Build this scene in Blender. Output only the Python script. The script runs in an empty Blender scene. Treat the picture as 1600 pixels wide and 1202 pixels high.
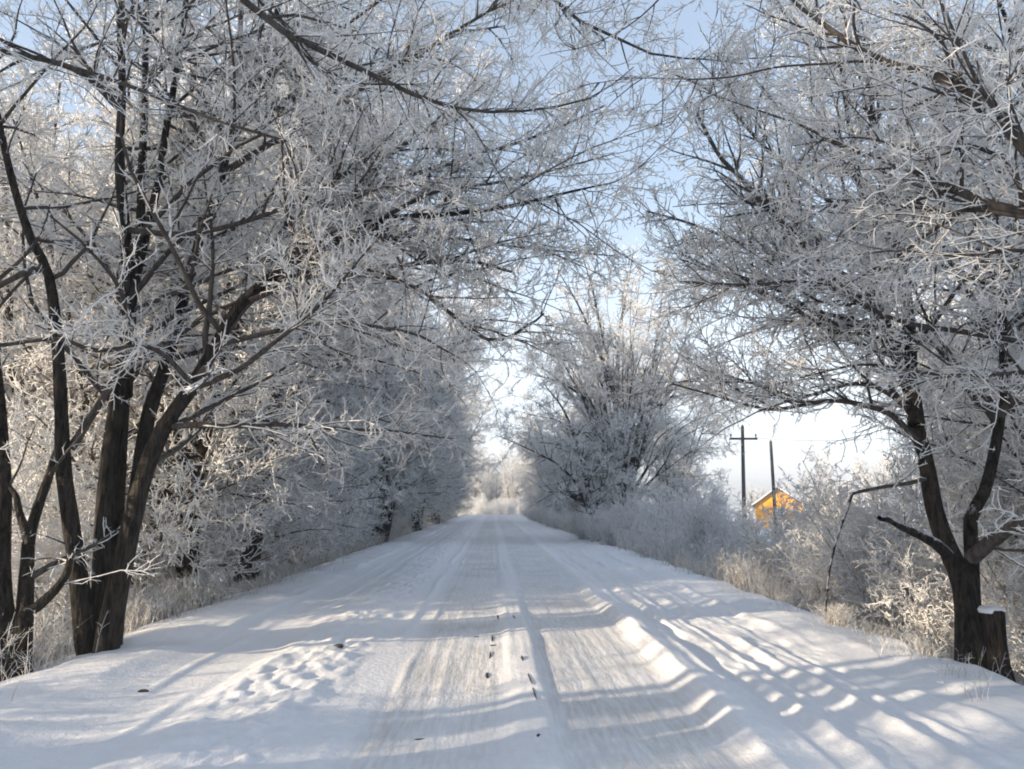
import bpy, math, random
import numpy as np
from mathutils import Vector, Matrix

# ------------------------------------------------------------------ camera, sky, sun, exposure
SC = bpy.context.scene
COL = SC.collection
R = math.radians
EYE = 1.6
FPX = 1155.0
PITCH, YAW = R(9.19), R(1.47)

cam_d = bpy.data.cameras.new('camera')
cam_d.sensor_width = 36.0
cam_d.lens = FPX / 1600.0 * 36.0
cam_d.clip_start = 0.05
cam_d.clip_end = 3000.0
cam = bpy.data.objects.new('camera', cam_d)
COL.objects.link(cam)
cam.location = (0, 0, EYE)
cam.rotation_euler = (R(90) + PITCH, 0, -YAW)
SC.camera = cam

SUN_EL = R(13.0)
SUN_X, SUN_Y = -0.95, -0.32          # the sun stands to the left and a little behind
SUN_ROT = math.atan2(SUN_X, SUN_Y)
world = bpy.data.worlds.new('World')
SC.world = world
world.use_nodes = True
wn = world.node_tree
bg = wn.nodes['Background']
sky = wn.nodes.new('ShaderNodeTexSky')
sky.sky_type = 'NISHITA'
sky.sun_disc = False
sky.sun_elevation = SUN_EL
sky.sun_rotation = SUN_ROT
sky.air_density = 1.0
sky.dust_density = 1.2
sky.ozone_density = 1.0
veil = wn.nodes.new('ShaderNodeMix')          # thin pale winter veil over the blue
veil.data_type = 'RGBA'
wtc = wn.nodes.new('ShaderNodeTexCoord')       # thicker towards the horizon, as real haze is
wsep = wn.nodes.new('ShaderNodeSeparateXYZ')
wmap = wn.nodes.new('ShaderNodeMapRange')
wmap.inputs['From Min'].default_value = 0.0
wmap.inputs['From Max'].default_value = 0.5
wmap.inputs['To Min'].default_value = 0.82
wmap.inputs['To Max'].default_value = 0.22
wmap.interpolation_type = 'SMOOTHERSTEP'
wn.links.new(wtc.outputs['Generated'], wsep.inputs[0])
wn.links.new(wsep.outputs['Z'], wmap.inputs['Value'])
wn.links.new(wmap.outputs[0], veil.inputs[0])
veil.inputs[7].default_value = (3.9, 4.1, 4.5, 1)
wn.links.new(sky.outputs[0], veil.inputs[6])
wn.links.new(veil.outputs[2], bg.inputs[0])
bg.inputs[1].default_value = 0.15

sun_d = bpy.data.lights.new('sun', 'SUN')
sun_d.energy = 4.2
sun_d.angle = R(0.53)
sun_d.color = (1.0, 0.83, 0.62)
sun = bpy.data.objects.new('sun', sun_d)
COL.objects.link(sun)
_sd = Vector((SUN_X * math.cos(SUN_EL), SUN_Y * math.cos(SUN_EL), math.sin(SUN_EL)))
_sd = Vector((SUN_X, SUN_Y, 0)).normalized() * math.cos(SUN_EL) + Vector((0, 0, math.sin(SUN_EL)))
sun.rotation_euler = _sd.to_track_quat('Z', 'Y').to_euler()

SC.view_settings.view_transform = 'Standard'
SC.view_settings.look = 'None'
SC.view_settings.gamma = 1.0
SC.view_settings.exposure = 1.12
SC.cycles.use_denoising = True
SC.cycles.max_bounces = 6
SC.cycles.diffuse_bounces = 4
SC.cycles.volume_bounces = 0
SC.cycles.filter_width = 1.9

# ------------------------------------------------------------------ helpers
_F = np.array([math.sin(YAW) * math.cos(PITCH), math.cos(YAW) * math.cos(PITCH), math.sin(PITCH)])
_R = np.array([math.cos(YAW), -math.sin(YAW), 0.0])
_U = np.cross(_R, _F)


def at(px, py, Y):
    """A point of the place, Y metres down the road, seen in that direction."""
    d = _F * FPX + _R * (px - 800) - _U * (py - 601)
    return np.array([0, 0, EYE]) + d * (Y / d[1])


def tag(o, label=None, cat=None, group=None, kind=None):
    for k, v in (('label', label), ('category', cat), ('group', group), ('kind', kind)):
        if v:
            o[k] = v
    return o


def empty(name, loc, rz=0.0):
    o = bpy.data.objects.new(name, None)
    COL.objects.link(o)
    o.location = loc
    o.rotation_euler = (0, 0, rz)
    o.empty_display_size = 0.2
    return o


def make_mesh(name, V, faces_by_size, mat, attrs=None):
    """V (n,3); faces_by_size: list of (m,k) index arrays."""
    me = bpy.data.meshes.new(name)
    V = np.ascontiguousarray(V, dtype=np.float32)
    me.vertices.add(len(V))
    me.vertices.foreach_set('co', V.ravel())
    loops = np.concatenate([f.ravel() for f in faces_by_size]).astype(np.int32)
    starts, s = [], 0
    for f in faces_by_size:
        starts.append(s + np.arange(len(f)) * f.shape[1])
        s += f.size
    starts = np.concatenate(starts).astype(np.int32)
    me.loops.add(len(loops))
    me.loops.foreach_set('vertex_index', loops)
    me.polygons.add(len(starts))
    me.polygons.foreach_set('loop_start', starts)
    me.update(calc_edges=True)
    for k, a in (attrs or {}).items():
        at_ = me.attributes.new(k, 'FLOAT', 'POINT')
        at_.data.foreach_set('value', np.ascontiguousarray(a, dtype=np.float32))
    me.materials.append(mat)
    return me


def link(name, me, parent=None):
    o = bpy.data.objects.new(name, me)
    COL.objects.link(o)
    if parent:
        o.parent = parent
    return o


def copy_tree(o, parent=None):
    c = o.copy()
    COL.objects.link(c)
    if parent:
        c.parent = parent
    for ch in list(o.children):
        copy_tree(ch, c)
    return c


class Geo:
    """Collects tubes, cones and plates, then builds ONE mesh."""
    def __init__(s):
        s.V, s.Q, s.T, s.A, s.n = [], [], [], [], 0

    def tubes(s, P, Rd, K, frost, cap=False):
        P = np.asarray(P, float)
        Rd = np.asarray(Rd, float)
        N, Q, _ = P.shape
        if N == 0:
            return
        T = np.gradient(P, axis=1)
        T /= np.linalg.norm(T, axis=2, keepdims=True) + 1e-9
        Tm = T.mean(1)
        ref = np.where(np.abs(Tm[:, 2:3]) < 0.8, np.array([[0, 0, 1.0]]), np.array([[1.0, 0, 0]]))
        A = np.cross(T, ref[:, None, :])
        A /= np.linalg.norm(A, axis=2, keepdims=True) + 1e-9
        B = np.cross(T, A)
        th = np.arange(K) * 2 * np.pi / K
        V = P[:, :, None, :] + Rd[:, :, None, None] * (np.cos(th)[:, None] * A[:, :, None, :] + np.sin(th)[:, None] * B[:, :, None, :])
        idx = s.n + np.arange(N * Q * K).reshape(N, Q, K)
        a = idx[:, :-1, :]
        b = idx[:, 1:, :]
        F = np.stack([a, np.roll(a, -1, 2), np.roll(b, -1, 2), b], -1).reshape(-1, 4)
        s.V.append(V.reshape(-1, 3))
        s.Q.append(F)
        fr = np.broadcast_to(np.asarray(frost, float).reshape(-1, 1, 1) if np.ndim(frost) else np.full((1, 1, 1), frost), (N, Q, K))
        s.A.append(fr.reshape(-1))
        s.n += N * Q * K

    def cones(s, P0, P1, r, frost=1.0):
        N = len(P0)
        if N == 0:
            return
        T = P1 - P0
        T = T / (np.linalg.norm(T, axis=1, keepdims=True) + 1e-9)
        ref = np.where(np.abs(T[:, 2:3]) < 0.8, np.array([[0, 0, 1.0]]), np.array([[1.0, 0, 0]]))
        A = np.cross(T, ref)
        A /= np.linalg.norm(A, axis=1, keepdims=True) + 1e-9
        B = np.cross(T, A)
        th = np.arange(3) * 2 * np.pi / 3
        ring = P0[:, None, :] + np.asarray(r).reshape(-1, 1, 1) * (np.cos(th)[None, :, None] * A[:, None, :] + np.sin(th)[None, :, None] * B[:, None, :])
        V = np.concatenate([ring, P1[:, None, :]], 1).reshape(-1, 3)
        b = s.n + 4 * np.arange(N)[:, None]
        F = np.stack([np.concatenate([b + k, b + (k + 1) % 3, b + 3], 1) for k in range(3)], 1).reshape(-1, 3)
        s.V.append(V)
        s.T.append(F)
        s.A.append(np.full(len(V), frost))
        s.n += len(V)

    def mesh(s, name, mat):
        fs = []
        if s.Q:
            fs.append(np.concatenate(s.Q))
        if s.T:
            fs.append(np.concatenate(s.T))
        return make_mesh(name, np.concatenate(s.V), fs, mat, {'frost': np.concatenate(s.A)})


def hash2(ix, iy, seed):
    h = (ix.astype(np.int64) * 374761393 + iy.astype(np.int64) * 668265263 + seed * 1442695) & 0x7fffffff
    h = ((h ^ (h >> 13)) * 1274126177) & 0x7fffffff
    return ((h ^ (h >> 16)) & 0xffff) / 65535.0


def vnoise(x, y, seed=0):
    ix, iy = np.floor(x), np.floor(y)
    fx, fy = x - ix, y - iy
    fx = fx * fx * fx * (fx * (fx * 6 - 15) + 10)
    fy = fy * fy * fy * (fy * (fy * 6 - 15) + 10)
    a, b = hash2(ix, iy, seed), hash2(ix + 1, iy, seed)
    c, d = hash2(ix, iy + 1, seed), hash2(ix + 1, iy + 1, seed)
    return (a * (1 - fx) + b * fx) * (1 - fy) + (c * (1 - fx) + d * fx) * fy


def fbm(x, y, seed=0, o=3):
    r, a, t = 0, 1.0, 0
    for k in range(o):
        r = r + a * vnoise(x * 2 ** k + 7.3 * k, y * 2 ** k - 3.1 * k, seed + k)
        t += a
        a *= 0.5
    return r / t


def smooth(e0, e1, x):
    t = np.clip((x - e0) / (e1 - e0), 0, 1)
    return t * t * (3 - 2 * t)


# ------------------------------------------------------------------ materials
def new_mat(name):
    m = bpy.data.materials.new(name)
    m.use_nodes = True
    nt = m.node_tree
    b = nt.nodes['Principled BSDF']
    return m, nt, b


def node(nt, typ, **kw):
    n = nt.nodes.new(typ)
    for k, v in kw.items():
        setattr(n, k, v)
    return n


def math_node(nt, op, a, b=None, c=None, clamp=False):
    n = nt.nodes.new('ShaderNodeMath')
    n.operation = op
    n.use_clamp = clamp
    for i, v in enumerate((a, b, c)):
        if v is None:
            continue
        if hasattr(v, 'links'):
            nt.links.new(v, n.inputs[i])
        else:
            n.inputs[i].default_value = v
    return n.outputs[0]


def mix_col(nt, f, a, b):
    n = nt.nodes.new('ShaderNodeMix')
    n.data_type = 'RGBA'
    for i, v in ((0, f), (6, a), (7, b)):
        if hasattr(v, 'links'):
            nt.links.new(v, n.inputs[i])
        else:
            n.inputs[i].default_value = v if i == 0 else (*v, 1.0)
    return n.outputs[2]


def noise(nt, vec, scale, detail=3.0, rough=0.55):
    n = nt.nodes.new('ShaderNodeTexNoise')
    n.inputs['Scale'].default_value = scale
    n.inputs['Detail'].default_value = detail
    n.inputs['Roughness'].default_value = rough
    if vec is not None:
        nt.links.new(vec, n.inputs['Vector'])
    return n.outputs[0]


def bark_material(name, bark_a, bark_b, frost_col, up_gain=1.3, lichen=None, bump=True):
    """Bark under rime: the frost attribute says how much rime a twig of that size carries; flat upper sides carry more."""
    m, nt, b = new_mat(name)
    tc = node(nt, 'ShaderNodeTexCoord')
    geo = node(nt, 'ShaderNodeNewGeometry')
    sep = node(nt, 'ShaderNodeSeparateXYZ')
    nt.links.new(geo.outputs['Normal'], sep.inputs[0])
    att = node(nt, 'ShaderNodeAttribute', attribute_name='frost')
    n1 = noise(nt, tc.outputs['Object'], 7.0, 4.0)
    n2 = noise(nt, tc.outputs['Object'], 38.0, 3.0)
    mp = node(nt, 'ShaderNodeMapping')
    mp.inputs['Scale'].default_value = (22, 22, 3.2)
    nt.links.new(tc.outputs['Object'], mp.inputs[0])
    n3 = noise(nt, mp.outputs[0], 1.0, 4.0, 0.65)
    up = math_node(nt, 'MULTIPLY', sep.outputs['Z'], up_gain)
    s = math_node(nt, 'ADD', math_node(nt, 'MULTIPLY', att.outputs['Fac'], 2.6), up)
    s = math_node(nt, 'ADD', s, math_node(nt, 'MULTIPLY_ADD', n1, 2.6, -2.2))
    s = math_node(nt, 'ADD', s, math_node(nt, 'MULTIPLY_ADD', n2, 1.2, -0.6))
    f = math_node(nt, 'MULTIPLY', s, 2.2, clamp=True)
    bark = mix_col(nt, math_node(nt, 'MULTIPLY_ADD', n3, 4.5, -1.75, clamp=True), bark_a, bark_b)
    if lichen:
        bark = mix_col(nt, math_node(nt, 'MULTIPLY_ADD', n1, 4.0, -2.2, clamp=True), bark, lichen)
    col = mix_col(nt, f, bark, frost_col)
    nt.links.new(col, b.inputs['Base Color'])
    b.inputs['Roughness'].default_value = 0.85
    b.inputs['Specular IOR Level'].default_value = 0.25
    if bump:
        bp = node(nt, 'ShaderNodeBump')
        bp.inputs['Strength'].default_value = 1.0
        bp.inputs['Distance'].default_value = 0.14
        nt.links.new(n3, bp.inputs['Height'])
        nt.links.new(bp.outputs[0], b.inputs['Normal'])
    return m


FROST = (0.84, 0.83, 0.815)
M_BARK = bark_material('dark_bark', (0.009, 0.008, 0.007), (0.058, 0.048, 0.039), FROST, 0.75, (0.065, 0.05, 0.032))
M_BARK_R = bark_material('dark_bark_with_snow', (0.010, 0.008, 0.007), (0.062, 0.049, 0.038), (0.84, 0.84, 0.85), 1.25, (0.075, 0.053, 0.034))
M_TWIG = bark_material('frosted_twig', (0.045, 0.038, 0.034), (0.10, 0.085, 0.075), FROST, 0.8, None, False)
M_GRASS = bark_material('frosted_dry_grass', (0.22, 0.16, 0.10), (0.37, 0.29, 0.20), (0.78, 0.77, 0.75), 0.3, None, False)


def plain(name, col, col2=None, scale=6.0, rough=0.8, bump=0.0):
    m, nt, b = new_mat(name)
    tc = node(nt, 'ShaderNodeTexCoord')
    n = noise(nt, tc.outputs['Object'], scale, 4.0)
    nt.links.new(mix_col(nt, math_node(nt, 'MULTIPLY_ADD', n, 2.0, -0.5, clamp=True), col, col2 or tuple(c * 0.75 for c in col)), b.inputs['Base Color'])
    b.inputs['Roughness'].default_value = rough
    if bump:
        bp = node(nt, 'ShaderNodeBump')
        bp.inputs['Strength'].default_value = bump
        bp.inputs['Distance'].default_value = 0.02
        nt.links.new(n, bp.inputs['Height'])
        nt.links.new(bp.outputs[0], b.inputs['Normal'])
    return m


M_SNOWCAP = plain('snow_cap', (0.86, 0.86, 0.87), (0.80, 0.80, 0.82), 9, 0.7, 0.3)
M_POLE = plain('weathered_pole_wood', (0.06, 0.052, 0.045), (0.10, 0.09, 0.08), 5)
M_CUT = plain('cut_wood', (0.30, 0.20, 0.11), (0.20, 0.13, 0.07), 14)
M_CLOD = plain('dark_earth', (0.035, 0.03, 0.028), (0.07, 0.06, 0.055), 30)
M_ORANGE = plain('orange_cladding', (0.84, 0.42, 0.04), (0.76, 0.36, 0.03), 3)
M_DARKTIMBER = plain('brown_timber', (0.10, 0.062, 0.035), (0.14, 0.09, 0.05), 4)
M_GLASS = plain('dark_window', (0.03, 0.035, 0.04), (0.05, 0.055, 0.06), 3, 0.15)
M_INSUL = plain('insulator_porcelain', (0.16, 0.14, 0.13), (0.22, 0.2, 0.19), 8, 0.3)
M_WIRE = plain('frosted_wire', (0.5, 0.5, 0.52), (0.35, 0.35, 0.37), 8)


def snow_material():
    m, nt, b = new_mat('road_snow')
    tc = node(nt, 'ShaderNodeTexCoord')
    dirt = node(nt, 'ShaderNodeAttribute', attribute_name='dirt')
    mp = node(nt, 'ShaderNodeMapping')
    mp.inputs['Scale'].default_value = (24, 2.2, 1)
    nt.links.new(tc.outputs['Object'], mp.inputs[0])
    streak = noise(nt, mp.outputs[0], 1.0, 4.0, 0.6)
    patch = noise(nt, tc.outputs['Object'], 0.9, 4.0, 0.6)
    grain = noise(nt, tc.outputs['Object'], 55.0, 3.0, 0.6)
    fine = noise(nt, tc.outputs['Object'], 14.0, 4.0, 0.6)
    f = math_node(nt, 'MULTIPLY_ADD', streak, 1.3, -0.3)
    f = math_node(nt, 'ADD', f, math_node(nt, 'MULTIPLY_ADD', patch, 1.1, -0.55))
    f = math_node(nt, 'MULTIPLY', f, dirt.outputs['Fac'], clamp=True)
    packed = mix_col(nt, math_node(nt, 'MULTIPLY_ADD', grain, 1.6, -0.3, clamp=True), (0.36, 0.33, 0.285), (0.54, 0.505, 0.455))
    grit = noise(nt, tc.outputs['Object'], 24.0, 5.0, 0.7)
    packed = mix_col(nt, math_node(nt, 'MULTIPLY_ADD', grit, 9.0, -5.6, clamp=True), packed, (0.16, 0.145, 0.125))
    clean = mix_col(nt, math_node(nt, 'MULTIPLY_ADD', fine, 2.0, -0.5, clamp=True), (0.80, 0.80, 0.82), (0.87, 0.87, 0.88))
    nt.links.new(mix_col(nt, f, clean, packed), b.inputs['Base Color'])
    b.inputs['Roughness'].default_value = 0.62
    b.inputs['Specular IOR Level'].default_value = 0.3
    h = math_node(nt, 'ADD', math_node(nt, 'MULTIPLY', fine, 0.6), math_node(nt, 'MULTIPLY', grain, 0.25))
    h = math_node(nt, 'ADD', h, math_node(nt, 'MULTIPLY', math_node(nt, 'MULTIPLY', streak, dirt.outputs['Fac']), 0.5))
    bp = node(nt, 'ShaderNodeBump')
    bp.inputs['Strength'].default_value = 0.55
    bp.inputs['Distance'].default_value = 0.03
    nt.links.new(h, bp.inputs['Height'])
    nt.links.new(bp.outputs[0], b.inputs['Normal'])
    return m


M_SNOW = snow_material()

# ------------------------------------------------------------------ the ground: one sheet with the road, its ruts, the shoulders and the fields
PX = np.array([-9.0, -6.6, -5.5, -4.7, -4.2, -3.6, -3.3, -2.9, -2.45, -2.25, -1.9, -1.55, -1.3, -0.9, -0.75, -0.2, 0.08, 0.2, 0.42, 0.55, 1.2, 1.65, 1.85, 2.0, 2.25, 2.5, 2.75, 3.0, 3.3, 3.7, 4.2, 4.8, 5.5, 6.4, 8.0])
PZ = np.array([-1.05, -0.75, -0.32, -0.06, 0.04, 0.045, 0.0, -0.035, -0.02, 0.02, 0.04, 0.03, 0.0, -0.02, -0.03, -0.03, -0.015, 0.018, 0.02, -0.015, -0.03, -0.02, 0.04, 0.01, -0.02, 0.015, -0.015, 0.015, 0.0, 0.035, 0.045, 0.0, -0.38, -0.95, -1.35])


def ground_z(x, y):
    x = np.asarray(x, float)
    y = np.asarray(y, float)
    wob = (fbm(y * 0.22, x * 0 + 3.3, 11, 2) - 0.5) * 0.22
    xs = x + wob * smooth(0.3, 1.5, np.abs(x)) * (1 - smooth(4.0, 6.0, np.abs(x)))
    xs = xs + (fbm(y * 1.1, x * 0.8, 5, 2) - 0.5) * 0.06
    z = np.interp(xs, PX, PZ)
    lump = smooth(-2.5, -2.1, x) * (1 - smooth(-1.6, -1.2, x))           # churned ridge left of the lane
    z = z + lump * ((fbm(x * 8.5, y * 5.0, 21, 3) - 0.45) * 0.065 + (fbm(x * 2.5, y * 1.4, 22, 2) - 0.5) * 0.06)
    berm = smooth(1.55, 1.85, xs) * (1 - smooth(1.95, 2.3, xs)) * smooth(4.8, 6.3, y) * (1 - smooth(11.5, 15, y))
    z = z + berm * (0.03 + 0.05 * fbm(x * 3.0, y * 1.6, 31, 3))
    rough_r = smooth(2.1, 2.4, x) * (1 - smooth(3.3, 3.9, x))
    z = z + rough_r * (fbm(x * 7.5, y * 3.4, 41, 3) - 0.5) * 0.04
    wr = x + (fbm(y * 0.5, x * 0 + 1.7, 43, 2) - 0.5) * 0.12
    for k, (xc, am, wd) in enumerate(((2.12, 0.055, 0.05), (2.38, 0.06, 0.06), (2.62, 0.05, 0.04), (2.92, 0.065, 0.06), (3.2, 0.05, 0.05), (3.62, 0.075, 0.09), (-0.82, 0.03, 0.05), (-1.12, 0.035, 0.06), (-2.62, 0.04, 0.07), (-3.42, 0.05, 0.10), (-3.02, 0.02, 0.05))):
        on = np.clip((fbm(y * 0.5, x * 0 + 5.1 * k, 44 + k, 3) - 0.32) * 3.2, 0, 1.1)
        z = z + 0.55 * am * np.exp(-((wr - xc) / wd) ** 2) * on
    sh = smooth(2.9, 3.9, np.abs(x)) * (1 - smooth(5.2, 6.5, np.abs(x)))
    z = z + sh * (fbm(x * 1.1, y * 1.3, 51, 3) - 0.5) * 0.14
    lane = smooth(-1.0, -0.8, x) * (1 - smooth(1.6, 1.8, x))
    z = z + lane * ((fbm(x * 11.0, y * 0.30, 61, 2) - 0.5) * 0.014 + (fbm(x * 0.8, y * 1.1, 62, 2) - 0.5) * 0.03)
    out = smooth(5.5, 9.0, np.abs(x))
    z = z + out * ((fbm(x * 0.35, y * 0.35, 71, 3) - 0.5) * 0.5 + (fbm(x * 0.05, y * 0.05, 72, 2) - 0.5) * 0.8)
    z = z + 0.22 * np.exp(-((y - 100) / 10.0) ** 2) * (1 - smooth(3, 5, np.abs(x)))
    z = z - 1.1 * smooth(106, 132, y) * (1 - out)
    return z


def build_ground():
    xd = np.arange(-7.0, 7.2, 0.022)
    g = 1.12 ** np.arange(1, 56) * 0.06
    gx = np.cumsum(g)
    xs = np.concatenate([(-7.0 - gx)[::-1], xd, xd[-1] + gx])
    ys = [-40, -25, -15, -8, -4, -1, 0.8, 1.8, 2.6]
    y = 3.0
    while y < 900:
        ys.append(y)
        y += max(0.03, 0.0075 * y)
    ys = np.array(ys)
    X, Y = np.meshgrid(xs, ys)
    Z = ground_z(X, Y)
    wob = (fbm(Y * 0.22, X * 0 + 3.3, 11, 2) - 0.5) * 0.2
    xl = X + wob
    d1 = smooth(-1.0, -0.72, xl) * (1 - smooth(0.02, 0.2, xl))
    d2 = smooth(0.36, 0.6, xl) * (1 - smooth(1.55, 1.95, xl))
    D = np.maximum(d1, d2) * 1.0
    D = np.maximum(D, 0.35 * smooth(0.0, 0.2, xl) * (1 - smooth(0.4, 0.6, xl)))
    D = np.maximum(D, 0.22 * smooth(2.0, 2.2, X) * (1 - smooth(2.9, 3.3, X)))
    D = D * (0.55 + 0.45 * np.clip(1.8 * fbm(X * 0.7, Y * 0.25, 81, 2) - 0.3, 0, 1)) * (1 - 0.5 * smooth(90, 104, Y))
    ny, nx = X.shape
    I = np.arange(nx * ny).reshape(ny, nx)
    F = np.stack([I[:-1, :-1], I[:-1, 1:], I[1:, 1:], I[1:, :-1]], -1).reshape(-1, 4)
    me = make_mesh('snowy_ground', np.stack([X, Y, Z], -1).reshape(-1, 3), [F], M_SNOW, {'dirt': D.ravel()})
    o = link('snowy_ground', me)
    tag(o, 'snow covered road with wheel ruts, shoulders and fields', kind='structure')


build_ground()


# ------------------------------------------------------------------ growing trees
def resample(pts, rad, Q):
    pts = np.asarray(pts, float)
    rad = np.asarray(rad, float)
    n = len(pts)
    # Catmull-Rom through the traced points
    ext = np.concatenate([2 * pts[:1] - pts[1:2], pts, 2 * pts[-1:] - pts[-2:-1]])
    fine, rr = [], []
    for i in range(n - 1):
        p0, p1, p2, p3 = ext[i:i + 4]
        for t in np.linspace(0, 1, 10, endpoint=False):
            fine.append(0.5 * (2 * p1 + (p2 - p0) * t + (2 * p0 - 5 * p1 + 4 * p2 - p3) * t * t + (3 * p1 - p0 - 3 * p2 + p3) * t ** 3))
            rr.append(rad[i] * (1 - t) + rad[i + 1] * t)
    fine.append(pts[-1])
    rr.append(rad[-1])
    fine, rr = np.array(fine), np.array(rr)
    L = np.concatenate([[0], np.cumsum(np.linalg.norm(np.diff(fine, axis=0), axis=1))])
    u = np.linspace(0, L[-1], Q)
    return np.stack([np.interp(u, L, fine[:, k]) for k in range(3)], 1), np.interp(u, L, rr)


def grow(P, Rd, rng, spacing, length, ang, Q, wander, trop, ratio, rcap, t0=0.1, tip_r=0.3, shrink=0.55, flat=1.0, scale_by_parent=0.0, rmin=0.0):
    """Side shoots along every polyline of P; returns their polylines and radii."""
    N, q, _ = P.shape
    seg = np.linalg.norm(np.diff(P, axis=1), axis=2).sum(1)
    cnt = rng.poisson(np.maximum(seg * (1 - t0) / spacing, 0.01))
    par = np.repeat(np.arange(N), cnt)
    M = len(par)
    if M == 0:
        return np.zeros((0, Q, 3)), np.zeros((0, Q))
    t = t0 + (1 - t0) * rng.random(M) ** 0.9
    u = t * (q - 1)
    i = np.clip(u.astype(int), 0, q - 2)
    f = (u - i)[:, None]
    pos = P[par, i] * (1 - f) + P[par, i + 1] * f
    tan = P[par, i + 1] - P[par, i]
    tan /= np.linalg.norm(tan, axis=1, keepdims=True) + 1e-9
    rp = Rd[par, i] * (1 - f[:, 0]) + Rd[par, i + 1] * f[:, 0]
    rv = rng.normal(size=(M, 3))
    rv -= (rv * tan).sum(1, keepdims=True) * tan
    rv[:, 2] *= flat
    rv /= np.linalg.norm(rv, axis=1, keepdims=True) + 1e-9
    al = np.radians(rng.uniform(ang[0], ang[1], M))[:, None]
    d = np.cos(al) * tan + np.sin(al) * rv
    ln = rng.uniform(length[0], length[1], M) * (1 - shrink * t)
    if scale_by_parent:
        ln = ln * np.clip(seg[par] / scale_by_parent, 0.25, 1.3)
    out = np.empty((M, Q, 3))
    out[:, 0] = pos
    step = (ln / (Q - 1))[:, None]
    bend = rng.normal(size=(M, 3)) * wander * 0.6
    for k in range(1, Q):
        d = d + rng.normal(size=(M, 3)) * wander + bend
        d[:, 2] += trop
        d /= np.linalg.norm(d, axis=1, keepdims=True)
        out[:, k] = out[:, k - 1] + d * step
    r0 = np.clip(rp * ratio, rmin, rcap)
    s = np.linspace(0, 1, Q)[None]
    return out, r0[:, None] * (1 - (1 - tip_r) * s)


GAP = [(0, 925, 1085), (120, 935, 1080), (250, 915, 1085), (330, 890, 1050), (400, 815, 960), (520, 790, 835), (560, 800, 815)]
NEAR_CAM = np.array([0, 0, EYE])


def keep_clear(P, Rd, rule):
    if rule is None or len(P) == 0:
        return P, Rd
    k = rule(P)
    return P[k], Rd[k]


def crown_geo(stems, rng, d1=0.22, l1=(1.2, 3.6), d2=0.13, l2=(0.4, 1.4), d3=0.075, l3=(0.12, 0.44), d4=0.05, l4=(0.03, 0.10),
              t0=0.2, rule=None, limbs=None, g=1.0, trop1=0.02, ang1=(38, 75), flat1=1.0, f1=0.12, f2=0.50, spurs=True, extra_pad=0.0):
    """stems, limbs: lists of (points, radii). All the wood thinner than the stems goes into one crown mesh."""
    geo = Geo()
    SP = np.stack([resample(p, r, 24)[0] for p, r in stems])
    SR = np.stack([resample(p, r, 24)[1] for p, r in stems])
    B, BR = grow(SP, SR, rng, d1, l1, ang1, 9, 0.10, trop1, 0.55, 0.042, t0, 0.22, 0.45, flat1, 0, 0.007)
    B, BR = keep_clear(B, BR, rule)
    if limbs:
        LP = np.stack([resample(p, r, 24)[0] for p, r in limbs])
        LR = np.stack([resample(p, r, 24)[1] for p, r in limbs])
        geo.tubes(LP, LR, 7, f1 * 0.4)
        B2, BR2 = grow(LP, LR, rng, d1 * 0.9, (l1[0] * 0.55, l1[1] * 0.6), (30, 65), 9, 0.10, trop1, 0.6, 0.02, 0.12, 0.22, 0.5, flat1, 0, 0.006)
        B2, BR2 = keep_clear(B2, BR2, rule)
        B, BR = np.concatenate([B, B2]), np.concatenate([BR, BR2])
    else:
        LP = None
    geo.tubes(B, BR, 5, f1)
    C, CR = grow(B, BR, rng, d2, l2, (30, 62), 6, 0.19, 0.03, 0.62, 0.011 * g, 0.1, 0.4, 0.5, 0.9, 2.2, 0.0042 * g)
    # tips of the stems and limbs carry small shoots as well
    S2, S2R = grow(SP, SR, rng, 0.4, l2, (30, 70), 6, 0.13, 0.03, 0.3, 0.010 * g, max(t0, 0.35), 0.4, 0.3, 1.0, 0, 0.0042 * g)
    C, CR = np.concatenate([C, S2]), np.concatenate([CR, S2R])
    if LP is not None:
        S3, S3R = grow(LP, LR, rng, 0.14, l2, (30, 65), 6, 0.13, 0.03, 0.4, 0.010 * g, 0.15, 0.4, 0.4, 1.0, 0, 0.0042 * g)
        C, CR = np.concatenate([C, S3]), np.concatenate([CR, S3R])
    C, CR = keep_clear(C, CR, rule)
    geo.tubes(C, CR * 1.1, 4, f2)
    D, DR = grow(C, CR, rng, d3, l3, (28, 68), 4, 0.32, 0.05, 0.9, 0.0055 * g, 0.05, 0.7, 0.35, 1.0, 0.8, 0.0042 * g)
    D2, D2R = grow(B, BR, rng, d3 * 3.5, l3, (35, 75), 4, 0.2, 0.03, 0.6, 0.0065 * g, 0.25, 0.75, 0.2, 1.0, 0, 0.0048 * g)
    D, DR = np.concatenate([D, D2]), np.concatenate([DR, D2R])
    geo.tubes(D, DR, 3, 1.0)
    if spurs:
        E, ER = grow(D, DR, rng, d4, l4, (35, 75), 2, 0.0, 0.0, 0.95, 0.0058 * g, 0.1, 0.5, 0.1, 1.0, 0, 0.0042 * g)
        geo.cones(E[:, 0], E[:, 1], ER[:, 0])
    return geo


def stem_geo(stems, K=12, frost=0.0, Q=40, rough=0.06, seed=0):
    geo = Geo()
    for j, (p, r) in enumerate(stems):
        P, Rr = resample(p, r, Q)
        Rr = Rr * (1 + rough * (vnoise(np.arange(Q) * 0.6, np.full(Q, j * 3.7), seed) - 0.5) * 2)
        if K >= 9:
            arc = np.concatenate([[0], np.cumsum(np.linalg.norm(np.diff(P, axis=0), axis=1))])
            Rr = Rr * (1 + 0.2 * np.exp(-np.maximum(arc - 0.3, 0) / 0.22))
        geo.tubes(P[None], Rr[None], K, frost)
    return geo


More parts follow.
